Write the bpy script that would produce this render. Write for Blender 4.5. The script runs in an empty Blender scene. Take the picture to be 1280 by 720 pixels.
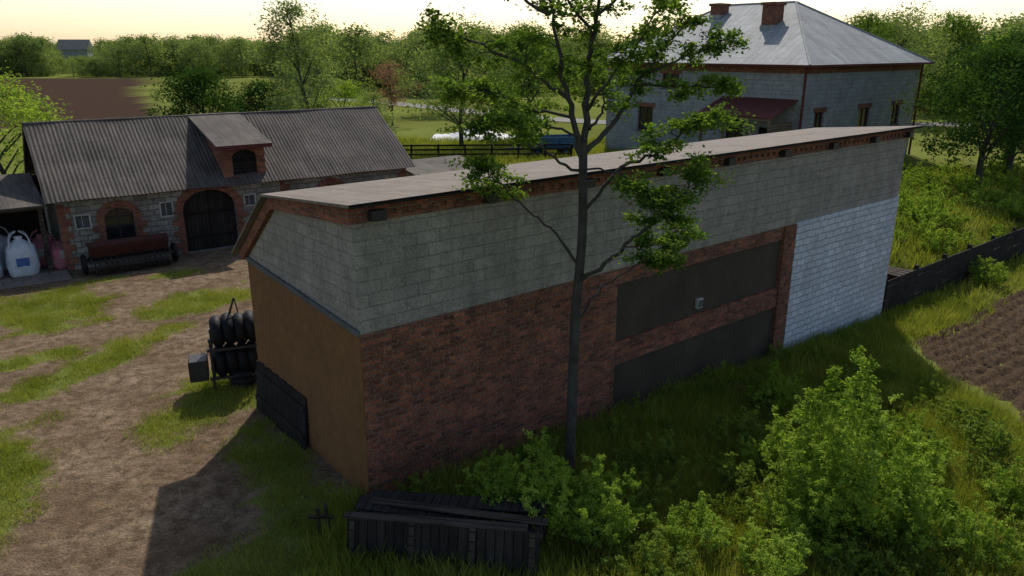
import bpy, math, numpy as np, random
from mathutils import Vector, Matrix
from mathutils.geometry import tessellate_polygon
R=math.radians
sc=bpy.context.scene
sc.view_settings.view_transform='Standard'; sc.view_settings.look='None'; sc.view_settings.exposure=0
col=sc.collection
# ------------------------------------------------------------------ node helpers
class NT:
    def __init__(s,name):
        s.m=bpy.data.materials.new(name); s.m.use_nodes=True; s.t=s.m.node_tree; s.t.nodes.clear()
        s.out=s.n('ShaderNodeOutputMaterial')
    def n(s,typ,**k):
        nd=s.t.nodes.new(typ)
        for a,b in k.items(): setattr(nd,a,b)
        return nd
    def l(s,a,b): s.t.links.new(a,b)
    def noise(s,vec,scale,detail=6,rough=.6,dist=0):
        nd=s.n('ShaderNodeTexNoise'); nd.inputs['Scale'].default_value=scale; nd.inputs['Detail'].default_value=detail
        nd.inputs['Roughness'].default_value=rough; nd.inputs['Distortion'].default_value=dist
        s.l(vec,nd.inputs['Vector']); return nd.outputs['Fac']
    def ramp(s,fac,stops):
        nd=s.n('ShaderNodeValToRGB'); cr=nd.color_ramp
        while len(cr.elements)<len(stops): cr.elements.new(.5)
        for e,(p,c) in zip(cr.elements,stops):
            e.position=p; e.color=(c[0],c[1],c[2],1) if hasattr(c,'__len__') else (c,c,c,1)
        s.l(fac,nd.inputs['Fac']); return nd.outputs['Color']
    def mix(s,fac,a,b,mode='MIX'):
        nd=s.n('ShaderNodeMix',data_type='RGBA',blend_type=mode); 
        for v,i in ((fac,0),(a,6),(b,7)):
            if isinstance(v,(int,float)): nd.inputs[i].default_value=v if i==0 else (v,v,v,1)
            elif isinstance(v,tuple): nd.inputs[i].default_value=(*v[:3],1)
            else: s.l(v,nd.inputs[i])
        return nd.outputs[2]
    def math(s,op,a,b=0.):
        nd=s.n('ShaderNodeMath',operation=op)
        for v,i in ((a,0),(b,1)):
            if isinstance(v,(int,float)): nd.inputs[i].default_value=v
            else: s.l(v,nd.inputs[i])
        return nd.outputs[0]
    def mapv(s,vec,scale=(1,1,1),rot=(0,0,0)):
        nd=s.n('ShaderNodeMapping'); nd.inputs['Scale'].default_value=scale; nd.inputs['Rotation'].default_value=rot
        s.l(vec,nd.inputs['Vector']); return nd.outputs[0]
    def pos(s): return s.n('ShaderNodeNewGeometry').outputs['Position']
    def uv(s): return s.n('ShaderNodeTexCoord').outputs['UV']
    def bump(s,h,dist=.02,strength=1.,prev=None):
        nd=s.n('ShaderNodeBump'); nd.inputs['Distance'].default_value=dist; nd.inputs['Strength'].default_value=strength
        s.l(h,nd.inputs['Height'])
        if prev is not None: s.l(prev,nd.inputs['Normal'])
        return nd.outputs[0]
    def bsdf(s,color,rough=.9,normal=None,metal=0,spec=.15):
        b=s.n('ShaderNodeBsdfPrincipled')
        if isinstance(color,tuple): b.inputs['Base Color'].default_value=(*color[:3],1)
        else: s.l(color,b.inputs['Base Color'])
        if isinstance(rough,(int,float)): b.inputs['Roughness'].default_value=rough
        else: s.l(rough,b.inputs['Roughness'])
        b.inputs['Metallic'].default_value=metal; b.inputs['Specular IOR Level'].default_value=spec
        if normal is not None: s.l(normal,b.inputs['Normal'])
        s.l(b.outputs[0],s.out.inputs['Surface']); return s.m

def m_brick(name,c1,c2,mort,bw=.25,rh=.075,ms=.01,dark=(.08,.05,.04),bd=.012,mixd=.6,distort=.012,fine=.55,n2a=.55,light=None,la=.6,stain=0.,patch=0.):
    t=NT(name); uv=t.uv(); p=t.pos()
    nz=t.n('ShaderNodeTexNoise'); nz.inputs['Scale'].default_value=3; nz.inputs['Detail'].default_value=2; t.l(uv,nz.inputs['Vector'])
    vm=t.n('ShaderNodeVectorMath',operation='SCALE'); t.l(nz.outputs['Color'],vm.inputs[0]); vm.inputs['Scale'].default_value=distort
    va=t.n('ShaderNodeVectorMath',operation='ADD'); t.l(uv,va.inputs[0]); t.l(vm.outputs[0],va.inputs[1])
    b=t.n('ShaderNodeTexBrick'); t.l(va.outputs[0],b.inputs['Vector'])
    b.inputs['Scale'].default_value=1; b.inputs['Brick Width'].default_value=bw; b.inputs['Row Height'].default_value=rh
    b.inputs['Mortar Size'].default_value=ms; b.inputs['Mortar Smooth'].default_value=.3; b.inputs['Bias'].default_value=0
    b.inputs['Color1'].default_value=(*c1,1); b.inputs['Color2'].default_value=(*c2,1); b.inputs['Mortar'].default_value=(*mort,1)
    n1=t.noise(p,1.0,4,.65); n2=t.noise(p,7,3,.7); n3=t.noise(t.mapv(p,(1,1,1.6)),24,2,.7)
    bc=b.outputs['Color']
    if patch>0: bc=t.mix(t.ramp(n1,[(.45,0),(.56,patch)]),bc,tuple((a+b_)/2 for a,b_ in zip(c1,c2)))
    c=t.mix(t.ramp(n1,[(.42,0),(.68,mixd)]),bc,dark)
    c=t.mix(t.ramp(n2,[(.34,n2a),(.5,0)]),c,dark)
    if light: c=t.mix(t.ramp(n3,[(.54,0),(.7,la)]),c,light)
    c=t.mix(fine,c,t.ramp(n3,[(.3,.45),(.7,1.2)]),'MULTIPLY')
    if stain>0:
        st=t.noise(t.mapv(uv,(1.6,.6,1)),1.4,4,.7); c=t.mix(stain,c,t.ramp(st,[(.35,.6),(.62,1.08)]),'MULTIPLY')
    h=t.math('ADD',t.math('MULTIPLY',b.outputs['Fac'],-1.),t.math('MULTIPLY',n2,.8))
    return t.bsdf(c,.92,t.bump(h,bd))
def m_rough(name,c1,c2,s1=1.5,s2=14,bd=.01,rough=.9,metal=0,spec=.15,stain=0.):
    t=NT(name); p=t.pos(); n1=t.noise(p,s1,4,.65); n2=t.noise(p,s2,3,.7)
    c=t.mix(t.ramp(n1,[(.35,0),(.68,1)]),c1,c2)
    c=t.mix(.6,c,t.ramp(n2,[(.25,.55),(.75,1.)]),'MULTIPLY')
    if stain>0:
        st=t.noise(t.mapv(p,(1,1,.6)),1.3,5,.7); c=t.mix(stain,c,t.ramp(st,[(.35,.5),(.62,1.08)]),'MULTIPLY')
    return t.bsdf(c,rough,t.bump(n2,bd),metal,spec)
def m_wood(name,c1,c2,w=.16,vert=False):
    t=NT(name); uv=t.uv(); 
    v=t.mapv(uv,rot=(0,0,R(90))) if vert else uv
    b=t.n('ShaderNodeTexBrick'); t.l(v,b.inputs['Vector'])
    b.inputs['Scale'].default_value=1; b.inputs['Brick Width'].default_value=3.1; b.inputs['Row Height'].default_value=w
    b.inputs['Mortar Size'].default_value=.008; b.inputs['Color1'].default_value=(*c1,1); b.inputs['Color2'].default_value=(*c2,1); b.inputs['Mortar'].default_value=(.006,.005,.004,1)
    g=t.noise(t.mapv(v,(1.5,30,1)),1,4,.7); n=t.noise(t.pos(),2,3,.6)
    c=t.mix(.8,b.outputs['Color'],t.ramp(g,[(.3,.35),(.7,1.1)]),'MULTIPLY')
    c=t.mix(.6,c,t.ramp(n,[(.35,.4),(.65,1.)]),'MULTIPLY')
    h=t.math('ADD',t.math('MULTIPLY',b.outputs['Fac'],-1.),t.math('MULTIPLY',g,.5))
    return t.bsdf(c,.85,t.bump(h,.01))
def m_sheet(name,c1,c2,streak=(.05,.04,.035),amt=.6,bd=.0,rough=.8,panel=.9,metal=0.,row=1.7,c2v=.78,mo=(.5,.48,.45)):
    t=NT(name); uv=t.uv(); p=t.pos()
    s=t.noise(t.mapv(uv,(2.6,.3,1)),2.2,5,.7); n=t.noise(p,.9,4,.7); f=t.noise(p,16,3,.75)
    c=t.mix(t.ramp(n,[(.35,0),(.65,1)]),c1,c2)
    c=t.mix(t.ramp(s,[(.42,0),(.68,amt)]),c,streak)
    c=t.mix(.6,c,t.ramp(f,[(.3,.55),(.7,1.15)]),'MULTIPLY')
    b=t.n('ShaderNodeTexBrick'); t.l(uv,b.inputs['Vector']); b.offset=0
    b.inputs['Scale'].default_value=1; b.inputs['Brick Width'].default_value=panel; b.inputs['Row Height'].default_value=row
    b.inputs['Mortar Size'].default_value=.012; b.inputs['Color1'].default_value=(1,1,1,1); b.inputs['Color2'].default_value=(c2v,c2v,c2v,1); b.inputs['Mortar'].default_value=(*mo,1)
    c=t.mix(.9,c,b.outputs['Color'],'MULTIPLY')
    nrm=t.bump(f,.006)
    if bd>0: nrm=t.bump(t.math('MULTIPLY',b.outputs['Fac'],1.),bd,1.,nrm)
    return t.bsdf(c,rough,nrm,metal)
def m_leaf(name,c1,c2,c3,trans=.45,ns=.9):
    t=NT(name); p=t.pos(); n=t.noise(p,ns,1,.6)
    oi=t.n('ShaderNodeObjectInfo').outputs['Random']
    c=t.ramp(n,[(.36,c1),(.52,c2),(.68,c3)])
    c=t.mix(t.math('MULTIPLY',oi,.4),c,c1)
    d=t.n('ShaderNodeBsdfDiffuse'); t.l(c,d.inputs[0])
    tr=t.n('ShaderNodeBsdfTranslucent'); c2_=t.mix(1,c,(1.35,1.3,.6),'MULTIPLY'); t.l(c2_,tr.inputs[0])
    m1=t.n('ShaderNodeMixShader'); m1.inputs[0].default_value=trans; t.l(d.outputs[0],m1.inputs[1]); t.l(tr.outputs[0],m1.inputs[2])
    t.l(m1.outputs[0],t.out.inputs['Surface']); return t.m

M={}
M['brick']=m_brick('red_brick',(.40,.13,.07),(.13,.05,.033),(.18,.14,.115),bw=.25,rh=.095,ms=.013,dark=(.055,.028,.02),n2a=.4,mixd=.4,light=(.44,.26,.19),la=.5,fine=.55,stain=.5,distort=.02)
M['brick2']=m_brick('old_red_brick',(.36,.12,.065),(.17,.065,.04),(.2,.17,.14),bw=.26,rh=.08,dark=(.055,.03,.026),fine=.6,n2a=.5,mixd=.5)
M['block']=m_brick('concrete_block',(.37,.335,.29),(.30,.272,.235),(.245,.225,.19),bw=.5,rh=.235,ms=.011,dark=(.19,.175,.145),bd=.012,mixd=.5,distort=.05,fine=.5,n2a=.5,light=(.44,.41,.36),la=.35,stain=.55,patch=.6)
M['white']=m_brick('whitewashed_block',(.66,.69,.75),(.54,.57,.63),(.38,.40,.44),bw=.42,rh=.2,ms=.016,dark=(.36,.38,.41),bd=.03,mixd=.4,distort=.07,fine=.4,n2a=.5,stain=.35)
M['stone']=m_brick('barn_masonry',(.36,.34,.30),(.22,.21,.185),(.15,.14,.125),bw=.45,rh=.22,ms=.02,dark=(.1,.095,.08),bd=.02,distort=.12,fine=.6,stain=.4)
M['hblock']=m_brick('house_block',(.34,.35,.35),(.29,.30,.305),(.24,.245,.25),bw=.6,rh=.3,ms=.014,dark=(.19,.195,.195),distort=.03,fine=.3,stain=.4)
M['plaster']=m_rough('grey_plaster',(.085,.068,.05),(.066,.053,.04),.8,25,.006,stain=.3)
M['ochre']=m_rough('ochre_render',(.225,.116,.05),(.195,.10,.044),.7,5,.008,stain=.22)
M['trim']=m_rough('grey_trim',(.13,.14,.14),(.09,.095,.1))
M['darkmetal']=m_rough('dark_metal',(.02,.02,.022),(.035,.03,.028),rough=.5,spec=.4)
M['rubber']=m_rough('black_rubber',(.009,.01,.012),(.016,.016,.018),rough=.6)
M['redpaint']=m_rough('worn_red_paint',(.085,.028,.022),(.05,.025,.02),3,30,.003,.8)
M['bluepaint']=m_rough('blue_paint',(.06,.14,.22),(.04,.09,.15),3,30,.003,.7)
M['wood']=m_wood('weathered_wood',(.095,.078,.062),(.055,.045,.037))
M['woodv']=m_wood('dark_plank_door',(.05,.043,.038),(.03,.026,.024),.15,True)
M['woodd']=m_wood('dark_wood',(.035,.03,.027),(.02,.018,.017),.14)
M['lightwood']=m_wood('pale_wood',(.3,.22,.14),(.2,.15,.1))
M['asb']=m_sheet('corrugated_sheet',(.155,.132,.112),(.10,.085,.073),streak=(.042,.036,.03),amt=.75,panel=.72,row=1.1,c2v=.72)
M['felt']=m_sheet('roofing_sheet',(.245,.205,.17),(.185,.153,.125),streak=(.1,.08,.065),panel=1.0,bd=.008,mo=(.68,.66,.62),c2v=.86)
M['zinc']=m_sheet('zinc_roof',(.42,.435,.43),(.32,.335,.33),streak=(.21,.21,.20),amt=.55,panel=.55,bd=.02,rough=.75)
M['maroon']=m_rough('maroon_metal',(.13,.035,.03),(.09,.03,.028),2,20,.003,.7)
M['glass']=m_rough('dark_glass',(.015,.018,.02),(.025,.028,.03),2,5,.0,.12,0,.6)
M['whitef']=m_rough('white_paint',(.45,.44,.4),(.3,.29,.27),3,30,.003,.6)
M['bag']=m_rough('woven_bag',(.62,.66,.72),(.5,.54,.6),4,30,.01,.7)
M['paper']=m_rough('bag_label',(.08,.16,.4),(.06,.1,.3),4,30,.003,.7)
M['pinkbag']=m_rough('pink_bag',(.45,.12,.16),(.4,.2,.22),4,30,.01,.7)
M['tarp']=m_rough('white_sheet',(.75,.76,.78),(.6,.62,.65),.8,4,.05,.5)
M['bark']=m_rough('bark',(.085,.08,.07),(.045,.043,.036),3,22,.03)
M['pave']=m_brick('paving',(.3,.26,.21),(.24,.2,.16),(.12,.11,.09),bw=.6,rh=.6,ms=.02,dark=(.14,.12,.1))
M['leafM']=m_leaf('leaf_tree',(.075,.135,.025),(.13,.215,.036),(.19,.275,.055),.42,1.6)
M['leafS']=m_leaf('leaf_shrub',(.17,.26,.04),(.26,.37,.055),(.34,.45,.085),.42,1.3)
M['leafW']=m_leaf('leaf_weed',(.13,.19,.03),(.19,.265,.045),(.26,.33,.065),.38,1.0)
M['leafD']=m_leaf('leaf_dark',(.035,.075,.016),(.055,.11,.024),(.08,.14,.03),.25,.6)
M['leafF']=m_leaf('leaf_forest',(.15,.205,.075),(.21,.28,.10),(.27,.34,.125),.35,.15)  # greens lightened: slight distance haze is painted into the leaf colour
M['leafP']=m_leaf('leaf_blossom',(.2,.1,.08),(.28,.15,.12),(.25,.2,.12),.3,.8)
M['grass']=m_leaf('grass_blade',(.18,.215,.038),(.25,.285,.052),(.31,.32,.08),.36,.7)

# ------------------------------------------------------------------ mesh helpers
def set_uv(me):
    if not me.polygons: return
    uvl=me.uv_layers.new(name='UVMap'); Z=Vector((0,0,1)); vs=me.vertices
    for p in me.polygons:
        n=p.normal
        if abs(n.z)>.97: t=Vector((1,0,0)); b=Vector((0,1,0))
        else: t=Z.cross(n).normalized(); b=n.cross(t)
        for li in p.loop_indices:
            co=vs[me.loops[li].vertex_index].co
            uvl.data[li].uv=(co.dot(t),co.dot(b))
def mk(name,V,F,mat,parent=None,uv=True,smooth=False):
    me=bpy.data.meshes.new(name); me.from_pydata([tuple(v) for v in V],[],[tuple(f) for f in F]); me.update()
    if uv: set_uv(me)
    for m in (mat if isinstance(mat,list) else [mat]): me.materials.append(m)
    if smooth: me.polygons.foreach_set('use_smooth',[True]*len(me.polygons))
    o=bpy.data.objects.new(name,me); col.objects.link(o)
    if parent: o.parent=parent
    return o
BF=[(0,3,2,1),(4,5,6,7),(0,1,5,4),(1,2,6,5),(2,3,7,6),(3,0,4,7)]
def boxes(name,L,mat,parent=None,bevel=0):
    V=[];F=[]
    for b in L:
        x0,x1,y0,y1,z0,z1=b[:6]; k=len(V)
        P=[Vector(p) for p in ((x0,y0,z0),(x1,y0,z0),(x1,y1,z0),(x0,y1,z0),(x0,y0,z1),(x1,y0,z1),(x1,y1,z1),(x0,y1,z1))]
        if len(b)>6:
            c=Vector(((x0+x1)/2,(y0+y1)/2,(z0+z1)/2)); m=Matrix.Rotation(b[7],3,b[6]); P=[m@(p-c)+c for p in P]
        V+=P; F+=[tuple(i+k for i in f) for f in BF]
    o=mk(name,V,F,mat,parent)
    if bevel:
        bv=o.modifiers.new('bevel','BEVEL'); bv.width=bevel; bv.segments=2
    return o
def prism(name,poly,axis,a0,a1,mat,parent=None):
    n=len(poly); f=(lambda p,a:(p[0],a,p[1])) if axis=='y' else (lambda p,a:(a,p[0],p[1]))
    V=[f(p,a0) for p in poly]+[f(p,a1) for p in poly]
    F=[tuple(range(n)),tuple(range(2*n-1,n-1,-1))]+[(i,i+n,(i+1)%n+n,(i+1)%n) for i in range(n)]
    o=mk(name,V,F,mat,parent,uv=False)
    import bmesh
    bm=bmesh.new(); bm.from_mesh(o.data); bmesh.ops.recalc_face_normals(bm,faces=bm.faces[:]); bm.to_mesh(o.data); bm.free(); o.data.update(); set_uv(o.data)
    return o
def wall_holes(name,outer,holes,y,depth,mat,parent):
    polys=[outer]+holes
    flat=[p for pl in polys for p in pl]
    tr=tessellate_polygon([[Vector((p[0],p[1],0)) for p in pl] for pl in polys])
    V=[(p[0],y,p[1]) for p in flat]; F=[]
    for t in tr:
        a,b,c=[Vector(V[i]) for i in t]
        F.append(tuple(t) if (b-a).cross(c-a).y<0 else (t[0],t[2],t[1]))
    for pl in holes:
        k=len(V); n=len(pl)
        V+=[(p[0],y,p[1]) for p in pl]+[(p[0],y+depth,p[1]) for p in pl]
        F+=[(k+i,k+(i+1)%n,k+n+(i+1)%n,k+n+i) for i in range(n)]
    return mk(name,V,F,mat,parent)
def arch(x0,x1,z0,zs,rise,n=10,off=0):
    x0-=off;x1+=off;rise+=off; c=(x0+x1)/2; w=(x1-x0)/2
    return [(x0,z0),(x1,z0)]+[(c+w*math.cos(a),zs+rise*math.sin(a)) for a in [math.pi*i/n for i in range(n+1)]]
def archring(name,x0,x1,z0,zs,rise,t,y0,y1,mat,parent,n=12):
    c=(x0+x1)/2;w=(x1-x0)/2;V=[];F=[]
    pts=[((c+w*math.cos(a),zs+rise*math.sin(a)),(c+(w+t)*math.cos(a),zs+(rise+t)*math.sin(a))) for a in [math.pi*i/n for i in range(n+1)]]
    for (i,o) in pts: V+=[(i[0],y0,i[1]),(o[0],y0,o[1]),(i[0],y1,i[1]),(o[0],y1,o[1])]
    for i in range(n):
        a=4*i;b=4*i+4
        F+=[(a,a+1,b+1,b),(a+1,a+3,b+3,b+1),(a,b,b+2,a+2)]
    return mk(name,V,F,mat,parent)
def empty(name,loc=(0,0,0),rz=0):
    e=bpy.data.objects.new(name,None); e.location=loc; e.rotation_euler=(0,0,rz); e.empty_display_size=.3; col.objects.link(e); return e
def cyl(name,p0,p1,r0,r1,mat,parent=None,n=16,smooth=True):
    p0=Vector(p0);p1=Vector(p1);d=(p1-p0).normalized(); a=d.orthogonal().normalized(); b=d.cross(a); V=[];F=[]
    for p,r in((p0,r0),(p1,r1)):
        for i in range(n):
            t=2*math.pi*i/n; V.append(p+a*r*math.cos(t)+b*r*math.sin(t))
    F=[(i,(i+1)%n,(i+1)%n+n,i+n) for i in range(n)]+[tuple(range(n-1,-1,-1)),tuple(range(n,2*n))]
    return mk(name,V,F,mat,parent)
def torus(name,c,axis,Rm,r,mat,parent=None,n=28,k=10,flat=1.):
    c=Vector(c);d=Vector(axis).normalized();a=d.orthogonal().normalized();b=d.cross(a);V=[];F=[]
    for i in range(n):
        t=2*math.pi*i/n; e=a*math.cos(t)+b*math.sin(t)
        for j in range(k):
            s=2*math.pi*j/k; V.append(c+e*(Rm+r*math.cos(s))+d*r*flat*math.sin(s))
    F=[(i*k+j,((i+1)%n)*k+j,((i+1)%n)*k+(j+1)%k,i*k+(j+1)%k) for i in range(n) for j in range(k)]
    return mk(name,V,F,mat,parent,smooth=True)
def mesh_np(name,V,F,mats,midx=None):
    me=bpy.data.meshes.new(name); V=np.asarray(V,dtype=np.float32);F=np.asarray(F,dtype=np.int32); m,k=F.shape
    me.vertices.add(len(V)); me.vertices.foreach_set('co',V.ravel())
    me.loops.add(m*k); me.loops.foreach_set('vertex_index',F.ravel())
    me.polygons.add(m); me.polygons.foreach_set('loop_start',np.arange(m,dtype=np.int32)*k)
    for x in mats: me.materials.append(x)
    if midx is not None: me.polygons.foreach_set('material_index',np.asarray(midx,dtype=np.int32))
    me.update(calc_edges=True); return me
def unit(a): return a/np.maximum(np.linalg.norm(a,axis=1,keepdims=True),1e-9)
def leafq(P,size,rng,zb=.6,asp=.5):
    n=len(P); nr=rng.normal(size=(n,3)); nr[:,2]=np.abs(nr[:,2])+zb; nr=unit(nr)
    a=unit(np.cross(nr,rng.normal(size=(n,3)))); b=np.cross(nr,a)
    s=(size*rng.uniform(.6,1.3,n))[:,None]
    V=np.stack([P-a*s*.5,P+b*s*asp*.5+a*s*.05,P+a*s*.5-nr*s*.12,P-b*s*asp*.5+a*s*.05],1).reshape(-1,3)
    return V,np.arange(4*n).reshape(n,4)
def tube(path,rad,n=6):
    path=np.array(path,float); m=len(path); V=[]
    for i in range(m):
        d=path[min(i+1,m-1)]-path[max(i-1,0)]; d/=np.linalg.norm(d)+1e-9
        a=np.cross(d,[.31,.9,.2]); a/=np.linalg.norm(a); b=np.cross(d,a)
        for j in range(n):
            t=2*math.pi*j/n; V.append(path[i]+rad[i]*(a*math.cos(t)+b*math.sin(t)))
    F=[(i*n+j,i*n+(j+1)%n,(i+1)*n+(j+1)%n,(i+1)*n+j) for i in range(m-1) for j in range(n)]
    return np.array(V),np.array(F)
def merge(parts):
    V=[];F=[];I=[];k=0
    for v,f,mi in parts:
        V.append(v);F.append(f+k);I.append(np.full(len(f),mi));k+=len(v)
    return np.concatenate(V),np.concatenate(F),np.concatenate(I)
def smoothpath(pts,sub=4,rng=None,j=0):
    pts=np.array(pts,float); out=[]
    P=np.vstack([2*pts[0]-pts[1],pts,2*pts[-1]-pts[-2]])
    for i in range(1,len(P)-2):
        for q in range(sub):
            t=q/sub; p0,p1,p2,p3=P[i-1],P[i],P[i+1],P[i+2]
            out.append(.5*((2*p1)+(-p0+p2)*t+(2*p0-5*p1+4*p2-p3)*t*t+(-p0+3*p1-3*p2+p3)*t**3))
    out.append(pts[-1]); out=np.array(out)
    if rng is not None: out[1:-1]+=rng.normal(0,j,(len(out)-2,3))
    return out
def gen_tree(name,seed,h,r,leaf,ncl,nlf,tr,base,lm,prof=1.,sig=.17,limbs=18):
    rng=np.random.default_rng(seed); parts=[]
    tp=smoothpath([(0,0,-.3),(rng.normal(0,.02*h),rng.normal(0,.02*h),.3*h),(rng.normal(0,.03*h),rng.normal(0,.03*h),.6*h),(rng.normal(0,.03*h),rng.normal(0,.03*h),.93*h)],3)
    parts.append((*tube(tp,np.linspace(tr,tr*.15,len(tp)),7),0))
    for i in range(ncl):
        t=rng.uniform(0,1)**.85; ang=rng.uniform(0,2*math.pi)
        R_=r*(math.sin(math.pi*(.12+.85*t)**prof)**.7)*(.35+.65*rng.uniform()**.5)*(1+.25*math.sin(3*ang+seed)+.15*math.sin(5*t*3+ang*2))
        c=np.array([math.cos(ang)*R_,math.sin(ang)*R_,h*(base+(1-base)*t*.97)])
        if i<limbs:
            z0=max(.2*h,c[2]-.55*R_-.05*h); z0=min(z0,.85*h)
            f=z0/(.93*h)*(len(tp)-1); k=int(min(f,len(tp)-2)); q=tp[k]+(tp[k+1]-tp[k])*(f-k)
            mid=(q+c)/2+np.array([0,0,.05*h])+rng.normal(0,.03*h,3)
            pth=smoothpath([q,mid,c],3); parts.append((*tube(pth,np.linspace(tr*.35,tr*.06,len(pth)),4),0))
        sg=sig*r*rng.uniform(.6,1.35)
        P=c+rng.normal(0,1,(nlf,3))*np.array([sg,sg,sg*.62]); parts.append((*leafq(P,leaf,rng),1))
    V,F,I=merge(parts); return mesh_np(name,V,F,[M['bark'],lm],I)
def shrub_arr(seed,h,r,stems,per,leaf,spread=.18,lo=.12):
    rng=np.random.default_rng(seed); parts=[]
    for i in range(stems):
        ang=rng.uniform(0,2*math.pi); q=rng.uniform(0,1)**.6; hh=h*(1-.6*q*q)*rng.uniform(.6,1.08)
        b=np.array([math.cos(ang),math.sin(ang),0])*r*.25*q; e=np.array([math.cos(ang)*r*q,math.sin(ang)*r*q,hh])+rng.normal(0,.07*r,3)
        mid=(b+e)/2+np.array([math.cos(ang)*r*q*.22,math.sin(ang)*r*q*.22,.05*h])
        pth=smoothpath([b,mid,e],4)
        if i%2==0: parts.append((*tube(pth,np.linspace(.008,.002,len(pth)),3),0))
        nt=max(3,per//26)
        for k_ in range(nt):
            t=rng.uniform(lo,1)**.8; sg=t*(len(pth)-1); k=min(int(sg),len(pth)-2); o_=pth[k]+(pth[k+1]-pth[k])*(sg-k)
            d=unit(rng.normal(size=(1,3)))[0]; d[2]=abs(d[2])*.8+.15; ln=spread*(1.2-t)*rng.uniform(.5,1.3)
            m=26; f=rng.uniform(0,1,(m,1))
            P=o_+d*ln*f+rng.normal(0,.014+.02*spread,(m,3)); parts.append((*leafq(P,leaf,rng,.3,.5),1))
    return merge(parts)
def gen_shrub(name,seed,h,r,stems,per,leaf,lm,spread=.18,lo=.12):
    V,F,I=shrub_arr(seed,h,r,stems,per,leaf,spread,lo); return mesh_np(name,V,F,[M['bark'],lm],I)
def merged(name,xy,z,smin,smax,arrs,mats,seed,tilt=.08):
    rng=np.random.default_rng(seed); VV=[];FF=[];II=[];k=0
    for (x,y),zz in zip(xy,z):
        V,F,I=arrs[rng.integers(len(arrs))]; s=rng.uniform(smin,smax); a=rng.uniform(0,6.28); c,s_=math.cos(a)*s,math.sin(a)*s
        tx,ty=rng.normal(0,tilt,2)
        W=np.empty_like(V); W[:,0]=V[:,0]*c-V[:,1]*s_+V[:,2]*tx*s+x; W[:,1]=V[:,0]*s_+V[:,1]*c+V[:,2]*ty*s+y; W[:,2]=V[:,2]*s*rng.uniform(.85,1.2)+zz
        VV.append(W);FF.append(F+k);II.append(I);k+=len(V)
    o=bpy.data.objects.new(name,mesh_np(name,np.concatenate(VV),np.concatenate(FF),mats,np.concatenate(II))); col.objects.link(o); return o
def grass_arr(seed,n,rad,h,w):
    rng=np.random.default_rng(seed); a=rng.uniform(0,2*math.pi,n); q=rad*np.sqrt(rng.uniform(0,1,n)); 
    B=np.stack([np.cos(a)*q,np.sin(a)*q,np.full(n,-.02)],1)
    d=rng.uniform(0,2*math.pi,n); hh=h*rng.uniform(.4,1.15,n); lean=rng.normal(0,.4,(n,2))*hh[:,None]
    s=np.stack([np.cos(d),np.sin(d),np.zeros(n)],1)*w
    T=B+np.stack([lean[:,0],lean[:,1],hh],1)
    V=np.stack([B-s,B+s,T],1).reshape(-1,3); return V,np.arange(3*n).reshape(n,3),np.zeros(n,int)
def scatter(name,pts,rot,scl,meshes,seed=0):
    c=bpy.data.collections.new(name+'_source')
    for i,me in enumerate(meshes):
        o=bpy.data.objects.new(name+'_part',me); c.objects.link(o)
    n=len(pts); rng=np.random.default_rng(seed)
    me=bpy.data.meshes.new(name); me.vertices.add(n); me.vertices.foreach_set('co',np.asarray(pts,dtype=np.float32).ravel())
    at=me.attributes.new('rot','FLOAT_VECTOR','POINT'); at.data.foreach_set('vector',np.asarray(rot,dtype=np.float32).ravel())
    at=me.attributes.new('scl','FLOAT_VECTOR','POINT'); at.data.foreach_set('vector',np.asarray(scl,dtype=np.float32).ravel())
    at=me.attributes.new('idx','INT','POINT'); at.data.foreach_set('value',rng.integers(0,len(meshes),n).astype(np.int32))
    o=bpy.data.objects.new(name,me); col.objects.link(o)
    g=bpy.data.node_groups.new(name,'GeometryNodeTree'); g.interface.new_socket('Geometry',in_out='INPUT',socket_type='NodeSocketGeometry'); g.interface.new_socket('Geometry',in_out='OUTPUT',socket_type='NodeSocketGeometry')
    N=g.nodes; gi=N.new('NodeGroupInput'); go=N.new('NodeGroupOutput'); ip=N.new('GeometryNodeInstanceOnPoints'); ci=N.new('GeometryNodeCollectionInfo')
    ci.inputs['Collection'].default_value=c; ci.inputs['Separate Children'].default_value=True; ci.inputs['Reset Children'].default_value=True
    def na(nm,ty):
        x=N.new('GeometryNodeInputNamedAttribute'); x.data_type=ty; x.inputs['Name'].default_value=nm; return x.outputs['Attribute']
    L=g.links; L.new(gi.outputs[0],ip.inputs['Points']); L.new(ci.outputs[0],ip.inputs['Instance']); ip.inputs['Pick Instance'].default_value=True
    L.new(na('idx','INT'),ip.inputs['Instance Index']); L.new(na('rot','FLOAT_VECTOR'),ip.inputs['Rotation']); L.new(na('scl','FLOAT_VECTOR'),ip.inputs['Scale'])
    L.new(ip.outputs[0],go.inputs[0])
    md=o.modifiers.new('scatter','NODES'); md.node_group=g; return o

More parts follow.
